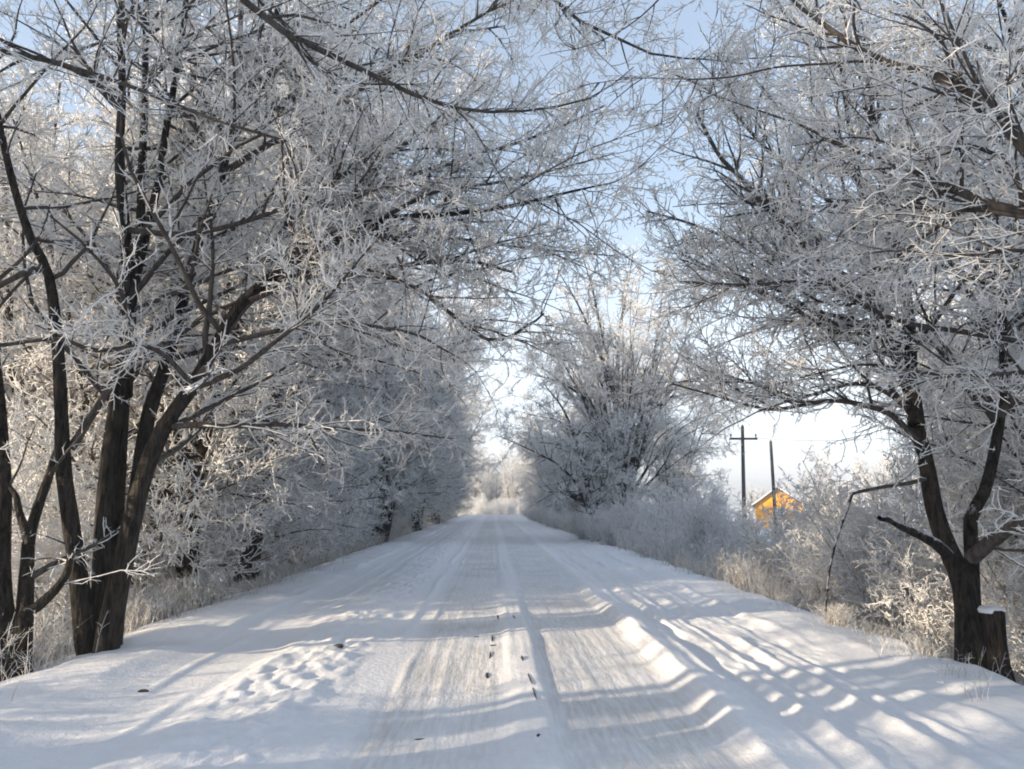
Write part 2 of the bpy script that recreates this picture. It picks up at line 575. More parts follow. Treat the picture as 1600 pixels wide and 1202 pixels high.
def random_stems(rng, n, H, spread, base_r, curve=0.5, lean=(0, 0), base_gap=0.12, single=False):
    """A vase of stems rising from one foot."""
    out = []
    a0 = rng.uniform(0, 6.28)
    for k in range(n):
        az = a0 + k * 2 * math.pi / n + rng.uniform(-0.4, 0.4)
        sp = spread * rng.uniform(0.45, 1.15) * (0.25 if k == 0 else 1)
        h = H * rng.uniform(0.82, 1.05)
        dx, dy = math.cos(az), math.sin(az)
        pts, rad = [], []
        r0 = base_r * rng.uniform(0.7, 1.0)
        for s in np.linspace(0, 1, 7):
            q = s ** (1 + curve * 0.6) * sp
            w = 0.18 * math.sin(s * 5 + k) * s
            pts.append((dx * (base_gap + q) + lean[0] * s + w, dy * (base_gap + q) + lean[1] * s + w * 0.6, -0.35 + s * (h + 0.35)))
            rad.append(r0 * (1 - 0.9 * s ** 0.8) + 0.006)
        rad[0] *= 1.3
        out.append((pts, rad))
    return out


def make_tree(name, loc, stems, rng, mat_s=None, mat_c=None, limbs=None, stem_parts=False, K=12, **kw):
    root = empty(name, loc)
    if stem_parts:
        for j, s in enumerate(stems):
            link('stem', stem_geo([s], K, 0.0, seed=j).mesh('stem', mat_s or M_BARK), root)
    else:
        link('trunk', stem_geo(stems, K, 0.0).mesh('trunk', mat_s or M_BARK), root)
    geo = crown_geo(stems, rng, limbs=limbs, **kw)
    link('crown', geo.mesh('crown', mat_c or M_TWIG), root)
    return root


def traced(pts, Y0, Y1, w0, w1, base, wpow=1.0):
    """Traced stem: picture directions given real distances Y0..Y1 and widths (in picture pixels there), relative to the foot BASE."""
    n = len(pts)
    out, rad = [], []
    for i, (px, py) in enumerate(pts):
        s = i / (n - 1)
        Y = Y0 + (Y1 - Y0) * s
        out.append(at(px, py, Y) - base)
        rad.append(max(0.004, (w0 + (w1 - w0) * s ** wpow) * 0.5 * Y / FPX))
    return out, rad


def cam_clear(base, dmin=2.6):
    rg = np.random.default_rng(5)

    def rule(P):
        W = P + base
        d = np.linalg.norm(W - NEAR_CAM, axis=2).min(1)
        # the crowns on the two sides of the road do not quite close over it
        px, py, _ = project(W[:, -1])
        g = np.array(GAP, float)
        lo, hi = np.interp(py, g[:, 0], g[:, 1]), np.interp(py, g[:, 0], g[:, 2])
        gap = (px > lo) & (px < hi) & (py < 560) & (py > -400)
        return (d > dmin) & (W[:, :, 2].min(1) > -0.9) & ~(gap & (rg.random(len(P)) < 0.4))
    return rule


def open_front(base, x1, y0, y1, Yf, share, seed, dmin=3.0):
    """Few twigs hang in front of the stems: most side branches that would cross this side of them are missing."""
    rg = np.random.default_rng(seed)
    cc = cam_clear(base, dmin)

    def rule(P):
        W = P + base
        m = W[:, P.shape[1] // 2]
        px, py, _ = project(m)
        front = (px < x1) & (py > y0) & (py < y1) & (m[:, 1] < Yf)
        return cc(P) & ~(front & (rg.random(len(P)) < share))
    return rule


def window_rule(base):
    """The forked tree carries no shoots under its lowest limbs on the road side."""
    cc = cam_clear(base, 3.0)

    def rule(P):
        W = P + base
        k = cc(P)
        for j in (P.shape[1] // 2, P.shape[1] - 1):
            px, py, _ = project(W[:, j])
            k &= ~((px > 1120) & (px < 1400) & (py > 650) & (py < 860))
        return k
    return rule


def project(W):
    v = W - np.array([0, 0, EYE])
    d = v @ _F
    d = np.where(np.abs(d) < 1e-3, 1e-3, d)
    return 800 + FPX * (v @ _R) / d, 601 - FPX * (v @ _U) / d, d


# ---- the big left tree: five stems from one foot
def left_big_tree():
    rng = np.random.default_rng(3)
    b = at(158, 1000, 8.7)
    b[2] = float(ground_z(b[0], b[1]))
    T = lambda pts, Y0, Y1, w0, w1, p=1.0: traced(pts, Y0, Y1, w0, w1, b, p)
    stems = [
        T([(140, 1030), (130, 960), (117, 860), (100, 740), (96, 650), (90, 540), (76, 430), (45, 365), (10, 245), (-25, 60), (-40, -120)], 8.7, 8.2, 29, 7),
        T([(160, 1030), (160, 940), (164, 800), (172, 700), (186, 610), (203, 480), (196, 370), (187, 255), (191, 130), (187, 30), (180, -160)], 8.75, 9.2, 32, 8),
        T([(168, 1020), (176, 900), (184, 780), (193, 620), (205, 475), (217, 400), (222, 260), (226, 160), (228, 30), (232, -150)], 8.95, 9.4, 24, 8),
        T([(196, 620), (205, 475), (225, 380), (247, 285), (259, 205), (276, 110), (290, 10), (300, -140)], 9.0, 9.5, 17, 7),
        T([(172, 1020), (184, 930), (208, 800), (232, 650), (262, 562), (292, 445), (318, 370), (340, 300), (362, 205), (388, 140), (424, 55), (450, -60)], 8.85, 9.8, 26, 9),
        T([(165, 1020), (188, 900), (220, 760), (255, 670), (298, 608), (337, 540), (372, 480), (430, 428), (505, 383), (590, 345), (700, 335), (800, 322), (890, 300), (960, 285)], 8.6, 8.3, 31, 2),
    ]
    limbs = [
        T([(60, 420), (30, 430), (-40, 470)], 8.2, 7.6, 14, 6),
        T([(340, 535), (390, 470), (450, 436), (560, 421), (720, 408), (800, 425)], 8.5, 8.6, 16, 4),
        T([(187, 170), (120, 110), (0, 80), (-80, 70)], 8.9, 7.4, 12, 6),
        T([(430, 428), (480, 372), (535, 330), (600, 250), (690, 190), (760, 130)], 8.5, 8.8, 15, 5),
        T([(300, 600), (240, 545), (150, 548), (90, 530), (0, 540), (-60, 545)], 8.4, 7.2, 8, 6),
        T([(390, 470), (500, 430), (640, 445), (760, 530), (830, 505), (850, 490)], 8.4, 8.9, 10, 3),
        T([(337, 540), (420, 520), (520, 505), (640, 520), (700, 550)], 8.4, 8.2, 10, 3),
        T([(60, 90), (190, 130), (330, 185), (480, 230)], 8.6, 7.7, 9, 4),
        T([(205, 360), (300, 365), (430, 330), (560, 260), (640, 180)], 8.9, 8.0, 11, 3),
        T([(112, 700), (150, 640), (200, 560), (210, 540)], 8.6, 8.3, 14, 6),
        T([(388, 140), (450, 95), (540, 40), (650, -40)], 9.6, 9.2, 11, 3),
        T([(350, 270), (430, 220), (530, 160), (640, 90), (760, 20), (850, -40)], 9.4, 8.8, 12, 3),
        T([(430, 428), (520, 340), (610, 285), (740, 245), (860, 205), (945, 165)], 8.5, 8.8, 11, 3),
        T([(372, 180), (470, 150), (580, 130), (700, 60), (790, 40)], 9.6, 9.6, 11, 3),
        T([(505, 383), (600, 370), (700, 372), (800, 385), (900, 395), (960, 400)], 8.5, 9.2, 8, 2),
        T([(590, 345), (680, 300), (780, 285), (880, 262), (960, 240)], 8.4, 8.4, 8, 2),
    ]
    root = make_tree('multi_stemmed_tree', b, stems, rng, limbs=limbs, stem_parts=True, K=14, d1=0.25, t0=0.22, rule=open_front(b, 430, -300, 1100, 8.9, 0.74, 1), l1=(1.5, 4.4), trop1=0.0, g=1.35)
    tag(root, 'big dark tree of six leaning stems rising from one foot on the left road edge', 'tree')


left_big_tree()


# ---- the forked tree on the right, beside the stump
def right_forked_tree():
    rng = np.random.default_rng(8)
    Yb = 7.7
    b = at(1522, 1035, Yb)
    T = lambda pts, Y0, Y1, w0, w1, p=1.0: traced(pts, Y0, Y1, w0, w1, b, p)
    stems = [
        T([(1518, 1085), (1515, 1010), (1508, 930), (1492, 880), (1478, 850), (1459, 792), (1447, 720), (1432, 665), (1420, 610), (1400, 545), (1384, 505), (1369, 460), (1352, 355), (1345, 300), (1325, 180), (1310, 60)], 7.7, 9.0, 39, 7, 0.8),
        T([(1528, 1085), (1524, 1010), (1520, 940), (1518, 860), (1517, 807), (1537, 772), (1553, 710), (1563, 648), (1568, 560), (1562, 440), (1544, 424), (1528, 370), (1512, 260), (1500, 120)], 7.75, 8.6, 28, 6, 0.8),
        T([(1432, 665), (1424, 590), (1421, 500), (1410, 420), (1390, 345), (1378, 290), (1365, 190), (1350, 40)], 8.0, 8.9, 22, 7, 0.8),
    ]
    limbs = [
        T([(1518, 872), (1545, 850), (1575, 828), (1600, 820), (1680, 812)], 7.7, 6.8, 24, 16),
        T([(1445, 748), (1420, 755), (1385, 760), (1345, 768), (1330, 772)], 7.8, 7.4, 7, 5),
        T([(1432, 690), (1395, 650), (1352, 634), (1300, 626), (1250, 634), (1200, 640), (1130, 622), (1050, 600)], 8.0, 8.6, 11, 3),
        T([(1420, 640), (1380, 610), (1330, 600), (1250, 620), (1180, 600), (1090, 575)], 8.0, 8.9, 9, 3),
        T([(1412, 590), (1385, 540), (1340, 515), (1290, 500), (1220, 455), (1130, 425)], 8.2, 8.6, 12, 4),
        T([(1400, 545), (1365, 490), (1325, 450), (1265, 394), (1225, 350), (1185, 310), (1155, 275), (1125, 245), (1090, 180)], 8.2, 8.0, 15, 6),
        T([(1384, 505), (1350, 450), (1310, 440), (1240, 450), (1140, 430), (1060, 395)], 8.2, 9.0, 11, 3),
        T([(1680, 545), (1600, 535), (1500, 518), (1430, 508), (1380, 492), (1325, 460), (1260, 440), (1160, 445), (1060, 440)], 7.2, 7.6, 11, 3),
        T([(1700, 575), (1600, 582), (1510, 588), (1440, 582), (1350, 570), (1250, 590)], 6.8, 7.6, 9, 3),
        T([(1369, 460), (1300, 420), (1200, 395), (1080, 350), (1010, 330)], 8.4, 8.8, 9, 3),
        T([(1352, 355), (1290, 310), (1200, 235), (1120, 150), (1040, 110)], 8.6, 8.6, 10, 3),
        T([(1563, 648), (1600, 610), (1680, 560)], 8.0, 7.4, 16, 8),
    ]
    root = make_tree('forked_tree', b, stems, rng, M_BARK_R, limbs=limbs, d1=0.19, t0=0.34, rule=window_rule(b), l1=(1.3, 3.9), trop1=0.0, K=16, g=1.35)
    # snow-laden broken branches low on the trunk
    br = stem_geo([T([(1482, 868), (1462, 850), (1440, 838), (1410, 824), (1388, 812), (1374, 810)], 7.65, 7.3, 15, 9)], 9, 0.22, 20)
    link('broken_limb', br.mesh('broken_limb', M_BARK_R), root)
    br = stem_geo([T([(1332, 770), (1322, 800), (1305, 850), (1295, 900), (1290, 955)], 7.4, 7.5, 5, 3)], 7, 0.4, 20)
    link('hanging_branch', br.mesh('hanging_branch', M_BARK_R), root)
    tag(root, 'dark forked tree with snow in its crotch beside the stump on the right', 'tree')
    # the stump
    sb = at(1550, 1035, 7.75)
    sroot = empty('tree_stump', sb)
    h = at(1555, 952, 7.75)[2] - sb[2]
    g = Geo()
    P = np.array([[0, 0, -0.35], [0.0, 0, 0.0], [0.015, 0, 0.2], [0.03, 0, h * 0.7], [0.035, 0, h]])
    Pq, Rq = resample(P, [0.22, 0.16, 0.135, 0.128, 0.128], 24)
    g.tubes(Pq[None], Rq[None], 18, 0.0)
    link('trunk', g.mesh('trunk', M_BARK_R), sroot)
    th = np.linspace(0, 2 * np.pi, 18, endpoint=False)
    rings, zz = [], [(0.126, h - 0.03), (0.137, h + 0.004), (0.115, h + 0.02), (0.055, h + 0.028), (0.001, h + 0.03)]
    for r, z in zz:
        rr = r * (1 + 0.10 * np.sin(2 * th + 1) + 0.06 * np.sin(5 * th))
        rings.append(np.stack([0.035 + rr * np.cos(th), rr * np.sin(th), z + (0.006 if z > h else 0.0) * np.sin(3 * th)], 1))
    V = np.concatenate(rings)
    I = np.arange(18 * 5).reshape(5, 18)
    F = np.stack([I[:-1], np.roll(I[:-1], -1, 1), np.roll(I[1:], -1, 1), I[1:]], -1).reshape(-1, 4)
    link('snow_cap', make_mesh('snow_cap', V, [F], M_SNOWCAP), sroot)
    tag(sroot, 'sawn tree stump with a cap of snow beside the forked tree', 'stump')


right_forked_tree()


# ---- trees just outside the frame whose limbs hang into the picture
def overhang_left():
    rng = np.random.default_rng(15)
    b = np.array([-4.9, 3.4, 0.0])
    b[2] = float(ground_z(b[0], b[1]))
    T = lambda pts, Y0, Y1, w0, w1, p=1.0: traced(pts, Y0, Y1, w0, w1, b, p)
    stems = [([(0, 0, -0.3), (0.1, 0, 1.5), (0.0, 0.1, 3.5), (0.3, 0.3, 6.0), (0.4, 0.2, 9.0), (0.2, 0.4, 11.5)], [0.24, 0.17, 0.15, 0.12, 0.07, 0.02]),
             ([(0, 0.1, -0.3), (-0.3, 0.2, 1.5), (-0.9, 0.5, 4.0), (-1.3, 0.8, 8.0), (-1.4, 1.0, 11.0)], [0.18, 0.14, 0.12, 0.07, 0.02])]
    a = at(300, -90, 5.0) - b
    limbs = [
        ([(0.1, 0.1, 3.6), tuple((np.array([0.1, 0.1, 3.6]) + a) / 2 + [0, 0, 0.25]), tuple(a)] + [tuple(at(x, y, Y) - b) for x, y, Y in ((380, 0, 5.2), (440, 48, 5.3), (520, 88, 5.5), (620, 135, 5.7), (680, 162, 5.9), (760, 175, 6.1), (850, 170, 6.3), (930, 150, 6.5), (990, 105, 6.7))],
         [0.06, 0.04, 0.03, 0.028, 0.027, 0.024, 0.02, 0.017, 0.014, 0.011, 0.007, 0.005]),
        ([(0.2, 0.2, 4.8)] + [tuple(at(x, y, Y) - b) for x, y, Y in ((600, -260, 5.0), (760, -110, 5.6), (865, 0, 6.0), (900, 30, 6.1), (960, 58, 6.2), (1030, 88, 6.4), (1100, 92, 6.6), (1160, 100, 6.8))],
         [0.06, 0.03, 0.024, 0.018, 0.016, 0.014, 0.011, 0.008, 0.005]),
    ]
    root = make_tree('roadside_tree', b, stems, rng, limbs=limbs, d1=0.4, t0=0.5, rule=open_front(b, 480, -300, 1100, 9, 0.85, 2, 3.4), d3=0.08, g=1.2)
    tag(root, 'tree at the left edge whose bare dark limb droops across the top of the road', 'tree')


def overhang_right():
    rng = np.random.default_rng(16)
    b = np.array([5.6, 4.3, 0.0])
    b[2] = float(ground_z(b[0], b[1]))
    L = lambda seq, rad: ([tuple(at(x, y, Y) - b) for x, y, Y in seq], rad)
    stems = [([(0, 0, -0.4), (0.05, 0, 1.2), (-0.1, 0.1, 3.0), (0.1, 0.1, 5.0), (0.0, 0.5, 8.0), (0.2, 0.6, 11.5)], [0.25, 0.18, 0.16, 0.13, 0.08, 0.02]),
             ([(0, 0.1, -0.4), (0.5, 0.3, 1.5), (1.1, 0.6, 4.0), (1.6, 0.8, 8.0), (1.7, 1.0, 10.5)], [0.2, 0.15, 0.12, 0.07, 0.02])]
    limbs = [
        L([(1830, 470, 4.5), (1700, 330, 4.7), (1600, 228, 4.9), (1564, 185, 5.0), (1515, 148, 5.1), (1469, 122, 5.2), (1369, 92, 5.4), (1300, 48, 5.6), (1235, -2, 5.8), (1180, -60, 6.0)],
          [0.07, 0.06, 0.052, 0.046, 0.041, 0.036, 0.028, 0.022, 0.015, 0.009]),
        L([(1820, 480, 4.6), (1700, 370, 4.9), (1600, 333, 5.2), (1540, 318, 5.3), (1480, 292, 5.5), (1410, 262, 5.7), (1320, 230, 6.0), (1250, 195, 6.2), (1200, 178, 6.4), (1090, 140, 6.8)],
          [0.06, 0.052, 0.044, 0.034, 0.027, 0.021, 0.016, 0.012, 0.009, 0.004]),
        L([(1700, 370, 4.9), (1600, 335, 5.2), (1530, 328, 5.4), (1470, 332, 5.6), (1440, 318, 5.8), (1380, 308, 6.0), (1280, 318, 6.4)],
          [0.03, 0.026, 0.02, 0.015, 0.012, 0.009, 0.004]),
        L([(1600, 333, 5.2), (1590, 280, 5.2), (1560, 245, 5.3), (1500, 225, 5.4), (1440, 236, 5.5), (1340, 215, 5.8), (1240, 228, 6.2)],
          [0.026, 0.02, 0.017, 0.014, 0.011, 0.008, 0.004]),
        L([(1469, 122, 5.2), (1369, 97, 5.4), (1290, 100, 5.6), (1215, 105, 5.8), (1145, 120, 6.0), (1080, 124, 6.2), (1000, 122, 6.4), (930, 130, 6.6)],
          [0.014, 0.012, 0.010, 0.009, 0.008, 0.007, 0.006, 0.004]),
        L([(1640, 20, 5.0), (1590, 80, 5.2), (1500, 60, 5.4), (1430, 20, 5.6), (1370, -10, 5.8)],
          [0.02, 0.018, 0.014, 0.01, 0.006]),
        L([(1600, 228, 4.9), (1540, 150, 4.9), (1500, 70, 4.9), (1460, -20, 4.9)],
          [0.02, 0.016, 0.012, 0.008]),
        L([(1720, 420, 4.8), (1600, 392, 5.2), (1500, 400, 5.5), (1400, 392, 5.9), (1300, 405, 6.3)],
          [0.022, 0.016, 0.012, 0.008, 0.004]),
        L([(1260, -90, 5.4), (1150, -45, 5.4), (1050, -14, 5.4), (980, -8, 5.4), (930, -12, 5.4), (880, -40, 5.4)],
          [0.02, 0.017, 0.013, 0.012, 0.010, 0.006]),
    ]
    root = make_tree('roadside_tree', b, stems, rng, limbs=limbs, d1=0.32, t0=0.5, rule=cam_clear(b, 3.2), d3=0.08, g=1.2)
    tag(root, 'tree at the right edge with long dark limbs reaching out high over the road', 'tree')


overhang_left()
overhang_right()


# ---- small half-seen trees at the left edge
def left_edge_tree():
    rng = np.random.default_rng(22)
    b = at(22, 1030, 7.9)
    T = lambda pts, Y0, Y1, w0, w1, p=1.0: traced(pts, Y0, Y1, w0, w1, b, p)
    stems = [
        T([(22, 1075), (30, 1020), (38, 960), (42, 890), (46, 840), (60, 790), (78, 740), (90, 700)], 7.9, 8.6, 40, 10, 0.5),
        T([(15, 1060), (5, 980), (0, 880), (4, 780), (2, 700), (-5, 600), (-25, 420), (-40, 200)], 8.0, 8.4, 36, 10),
        T([(40, 960), (62, 945), (92, 915), (106, 890), (112, 850)], 7.9, 8.2, 14, 8),
        T([(46, 850), (30, 800), (22, 770), (-10, 740)], 8.0, 8.2, 11, 6),
    ]
    root = make_tree('crooked_tree', b, stems, rng, d1=0.18, t0=0.25, l1=(0.6, 1.9), rule=open_front(b, 430, -300, 880, 9, 0.6, 3))
    tag(root, 'small crooked tree with a swollen dark foot at the far left edge', 'tree')


left_edge_tree()


def left_second_trees():
    rng = np.random.default_rng(27)
    b = at(390, 885, 17.5)
    T = lambda pts, Y0, Y1, w0, w1, p=1.0: traced(pts, Y0, Y1, w0, w1, b, p)
    stems = [
        T([(385, 910), (390, 870), (402, 800), (412, 730), (422, 670), (432, 590), (455, 500), (470, 380), (480, 260), (485, 120)], 17.5, 18.5, 32, 9),
        T([(415, 740), (440, 660), (480, 600), (540, 560), (620, 540), (700, 560)], 17.6, 18.5, 14, 4),
    ]
    root = make_tree('leaning_tree', b, stems, rng, d1=0.16, t0=0.15, l1=(1.5, 4.6), rule=None, g=1.35, d2=0.13, d3=0.065)
    tag(root, 'dark leaning trunk standing among frosted shrubs behind the big left tree', 'tree')
    rng = np.random.default_rng(29)
    b = at(300, 850, 13.0)
    T = lambda pts, Y0, Y1, w0, w1, p=1.0: traced(pts, Y0, Y1, w0, w1, b, p)
    stems = [
        T([(296, 900), (300, 820), (306, 760), (320, 690), (330, 640), (340, 590), (352, 480), (360, 320), (372, 120), (380, -80)], 13.0, 13.5, 22, 8),
        T([(290, 900), (280, 800), (275, 720), (270, 640), (285, 540), (290, 420), (300, 250), (305, 40)], 13.1, 14.5, 22, 8),
    ]
    root = make_tree('slim_tree', b, stems, rng, d1=0.2, t0=0.15, l1=(1.0, 3.4), rule=None, g=1.15, d3=0.065)
    tag(root, 'slim dark twin-stemmed tree just right of and behind the big left tree', 'tree')


left_second_trees()


# ---- the fan-shaped tree in the middle distance on the right
def mid_right_tree():
    rng = np.random.default_rng(33)
    Y = 37.0
    b = at(988, 838, Y)
    b[2] = -1.0
    T = lambda pts, Y0, Y1, w0, w1, p=1.0: traced(pts, Y0, Y1, w0, w1, b, p)
    stems = [
        T([(990, 850), (985, 800), (979, 755), (974, 716), (966, 640), (955, 590), (940, 520), (925, 450), (910, 400)], Y, Y, 20, 1.0, 0.6),
        T([(974, 716), (970, 650), (965, 590), (968, 520), (980, 450), (990, 390)], Y, Y + .5, 10, 1.0),
        T([(985, 800), (990, 730), (1000, 660), (1015, 600), (1030, 500), (1040, 410)], Y, Y + .5, 10, 1.0),
        T([(966, 640), (940, 560), (905, 480), (870, 420)], Y, Y - 1, 7, 1.0),
        T([(974, 716), (930, 640), (880, 600), (830, 585)], Y, Y - 1.5, 7, 1.0),
        T([(990, 740), (1030, 640), (1060, 560), (1090, 480)], Y, Y + 1, 7, 1.0),
        T([(985, 770), (930, 720), (890, 700), (840, 690)], Y, Y - 2, 9, 1.2),
        T([(979, 755), (955, 690), (920, 640), (860, 530)], Y, Y - 1, 9, 1.2),
        T([(1000, 660), (1050, 610), (1100, 590)], Y, Y - 1, 9, 1.2),
    ]
    more = []
    for k in range(56):                            # a broad round fan: limbs run out to a dome
        az = k * 2.39996 + rng.uniform(-0.3, 0.3)
        el = math.asin(min(0.98, (k + 0.5) / 56 * 1.15 - 0.15))
        end = np.array([5.6 * math.cos(el) * math.cos(az) - 0.7, 5.6 * math.cos(el) * math.sin(az), 6.6 + 8.3 * math.sin(el)]) * np.array([1, 1, rng.uniform(0.92, 1.03)])
        z0 = max(0.8, end[2] * rng.uniform(0.28, 0.45) - 0.3)
        c0 = np.array([-0.75 * z0 / 6, 0, z0])
        pts = []
        for q in np.linspace(0, 1, 6):
            p = c0 * (1 - q) + end * q
            p[2] += 0.9 * math.sin(math.pi * q) * (0.3 + math.cos(el))
            p += rng.normal(size=3) * 0.16 * math.sin(math.pi * q)
            pts.append(tuple(p))
        more.append((pts, [0.05, 0.04, 0.03, 0.02, 0.012, 0.006]))
    stems += more
    root = make_tree('fan_shaped_tree', b, stems, rng, d1=0.42, t0=0.25, l1=(0.9, 2.4), g=2.1, d2=0.14, l2=(0.4, 1.3), d3=0.085, l3=(0.14, 0.46), l4=(0.04, 0.13), d4=0.1, ang1=(22, 55), trop1=0.02, K=8)
    tag(root, 'tall frosted tree with a fan of upright branches right of the road', 'tree')
    rng = np.random.default_rng(35)
    b = at(930, 838, 33)
    T = lambda pts, Y0, Y1, w0, w1, p=1.0: traced(pts, Y0, Y1, w0, w1, b, p)
    stems = [
        T([(934, 850), (929, 822), (912, 785), (900, 755), (870, 725), (838, 708), (800, 690), (775, 680)], 33, 31, 6.5, 0.8),
        T([(925, 815), (915, 740), (900, 690), (880, 640), (850, 600)], 33, 33, 9, 1.2),
        T([(912, 785), (880, 770), (850, 770)], 33, 31, 8, 1.2),
        T([(925, 815), (945, 740), (950, 690)], 33, 34, 8, 1.2),
    ]
    root = make_tree('low_leaning_tree', b, stems, rng, d1=0.15, t0=0.12, l1=(0.8, 2.4), g=1.9, d2=0.11, d3=0.065, l3=(0.14, 0.45), l4=(0.04, 0.12), d4=0.08, K=8)
    tag(root, 'low dark tree leaning left over the road in front of the fan-shaped tree', 'tree')


mid_right_tree()

# ------------------------------------------------------------------ the rows of roadside trees
protos = []
for k, (n, H, sp, br, ln) in enumerate(((6, 13.5, 5.2, 0.14, (0.3, 0)), (5, 12.5, 4.6, 0.15, (-0.4, 0.2)), (7, 12.0, 5.4, 0.12, (0.2, -0.3)), (5, 14.0, 4.2, 0.15, (0, 0.4)))):
    rng = np.random.default_rng(100 + k)
    st = random_stems(rng, n, H, sp, br, 0.7, ln)
    protos.append(make_tree('frosted_tree', (0, 0, -500), st, rng, d1=0.22, t0=0.1, l1=(1.4, 4.2), g=2.1, d2=0.15, d3=0.09, l3=(0.16, 0.52), l4=(0.04, 0.12), d4=0.085, K=9, ang1=(35, 75), trop1=0.0))
sparse = []  # thin crowns for the added shade rows, so some sun leaks through
for k, (n, H, sp, br) in enumerate(((4, 12.5, 3.8, 0.13), (3, 11.5, 3.2, 0.14))):
    rng = np.random.default_rng(130 + k)
    st = random_stems(rng, n, H, sp, br, 0.7)
    sparse.append(make_tree('frosted_tree', (0, 0, -500), st, rng, d1=0.5, t0=0.12, l1=(1.4, 4.0), g=1.8, d2=0.26, d3=0.13, l3=(0.14, 0.45), l4=(0.04, 0.12), d4=0.12, K=8, ang1=(35, 75)))
tall = []  # dense high crowns screen the sun, bare trunks let it reach the road
for k, (n, H, sp, br) in enumerate(((5, 16.0, 4.6, 0.17), (4, 17.0, 4.0, 0.18))):
    rng = np.random.default_rng(150 + k)
    st = random_stems(rng, n, H, sp, br, 1.2)
    tall.append(make_tree('frosted_tree', (0, 0, -500), st, rng, d1=0.2, t0=0.34, l1=(1.6, 4.4), g=2.3, d2=0.17, d3=0.1, l3=(0.14, 0.48), l4=(0.04, 0.12), d4=0.11, K=8, ang1=(50, 95), trop1=0.03))
used = set()


def place(pool, x, y, rz, s, label, cat, group, sz=None, dz=0.0, name=None):
    if pool is not protos and pool is not sparse and pool is not tall and y > 9 and 0.31 < x / y < 0.45:
        s *= 0.8                                  # lower growth where the field opens towards the house
    p = pool[int(abs(math.sin(x * 12.9 + y * 78.2)) * 997) % len(pool)]
    o = p if p.name not in used else copy_tree(p)
    used.add(p.name)
    o.location = (x, y, float(ground_z(x, y)) - 0.05 + dz)
    o.rotation_euler = (0, 0, rz)
    o.scale = (s, s, sz or s)
    tag(o, label, cat, group)
    return o


rr = random.Random(5)
G_L = 'frosted trees lining the left side of the road'
G_R = 'frosted trees lining the right side of the road'
y = 13.5
while y < 112:                                    # the first row on the left, beyond the big tree
    place(protos, -6.6 + rr.uniform(-0.7, 0.6), y, rr.uniform(0, 6.28), rr.uniform(0.78, 0.98), 'sparse frosted tree continuing the left row unseen, added to cast shade on the road', 'tree', G_L)
    y += rr.uniform(3.6, 4.8)
G_F = 'frosted trees in the field on the left'
L_F = 'sunlit frosted tree in the field behind the left roadside row, some added to screen the sun'
y = -34.0
while y < 9:                                      # taller trees added left and behind to shade the near crowns
    place(tall, -15.0 + rr.uniform(-2.0, 2.0), y, rr.uniform(0, 6.28), rr.uniform(0.85, 1.05), L_F, 'tree', G_F)
    y += rr.uniform(3.0, 4.2)
y = -42.0
while y < 2:  # outer row of sparse trees, added for extra shade
    place(sparse, -25.0 + rr.uniform(-3.0, 3.0), y, rr.uniform(0, 6.28), rr.uniform(0.85, 1.05), L_F, 'tree', G_F)
    y += rr.uniform(6.0, 8.0)
for x, y, sc in ((-10.3, 16.5, 1.05), (-14.5, 22, 1.15), (-10, 29, 0.85), (-10.5, 49, 0.95), (-10.5, 66, 0.95), (-17, 24, 0.9), (-22, 30, 0.95), (-13.5, 29, 0.85), (-27, 41, 1.0), (-18, 38, 0.9), (-34, 52, 1.0), (-25, 54, 1.0), (-15, 50, 0.9), (-45, 66, 1.1), (-34, 70, 1.1), (-21, 68, 1.0)):
    place(protos, x, y, rr.uniform(0, 6.28), sc, L_F, 'tree', G_F)
y = -14.0
while y < 3.0:                                    # the row goes on unseen behind the camera, added to dapple the road
    place(sparse, -6.4 + rr.uniform(-0.5, 0.5), y, rr.uniform(0, 6.28), rr.uniform(0.85, 1.0), 'sparse frosted tree continuing the left row unseen, added to cast shade on the road', 'tree', G_L)
    y += rr.uniform(5.2, 6.8)
for x, y, sc in ((-4.9, 33.0, 0.95), (-4.6, 46.0, 1.0), (-4.9, 64.0, 1.0)):
    place(protos, x, y, rr.uniform(0, 6.28), sc, 'sparse frosted tree continuing the left row unseen, added to cast shade on the road', 'tree', G_L)
y = 50.0
while y < 112:
    place(protos, 7.4 + rr.uniform(-0.6, 0.8), y, rr.uniform(0, 6.28), rr.uniform(0.72, 0.92), 'tall frosted tree in the row right of the road beyond the fan-shaped tree', 'tree', G_R)
    y += rr.uniform(4.5, 6.0)
for x, y, s in ((9.6, 10.5, 0.9), (13.5, 14, 0.9), (12.4, 17.5, 0.75), (17, 22, 0.8), (22, 28, 0.9), (11.5, 48, 0.85)):
    place(protos, x, y, rr.uniform(0, 6.28), s, 'tall frosted tree standing in the thicket behind the forked tree', 'tree', 'frosted trees in the thicket on the right')
for x, y, s in ((-3.5, 136, 0.8), (0.5, 143, 0.72), (3.4, 134, 0.66), (-1.4, 155, 0.9), (5.5, 150, 0.85), (-7, 140, 1.0), (2.0, 170, 1.0), (-5, 175, 1.0), (9, 165, 1.0), (8, 140, 0.9)):
    place(protos, x, y, rr.uniform(0, 6.28), s, 'pale sunlit tree closing the view at the far end of the road', 'tree', 'pale trees at the end of the road')

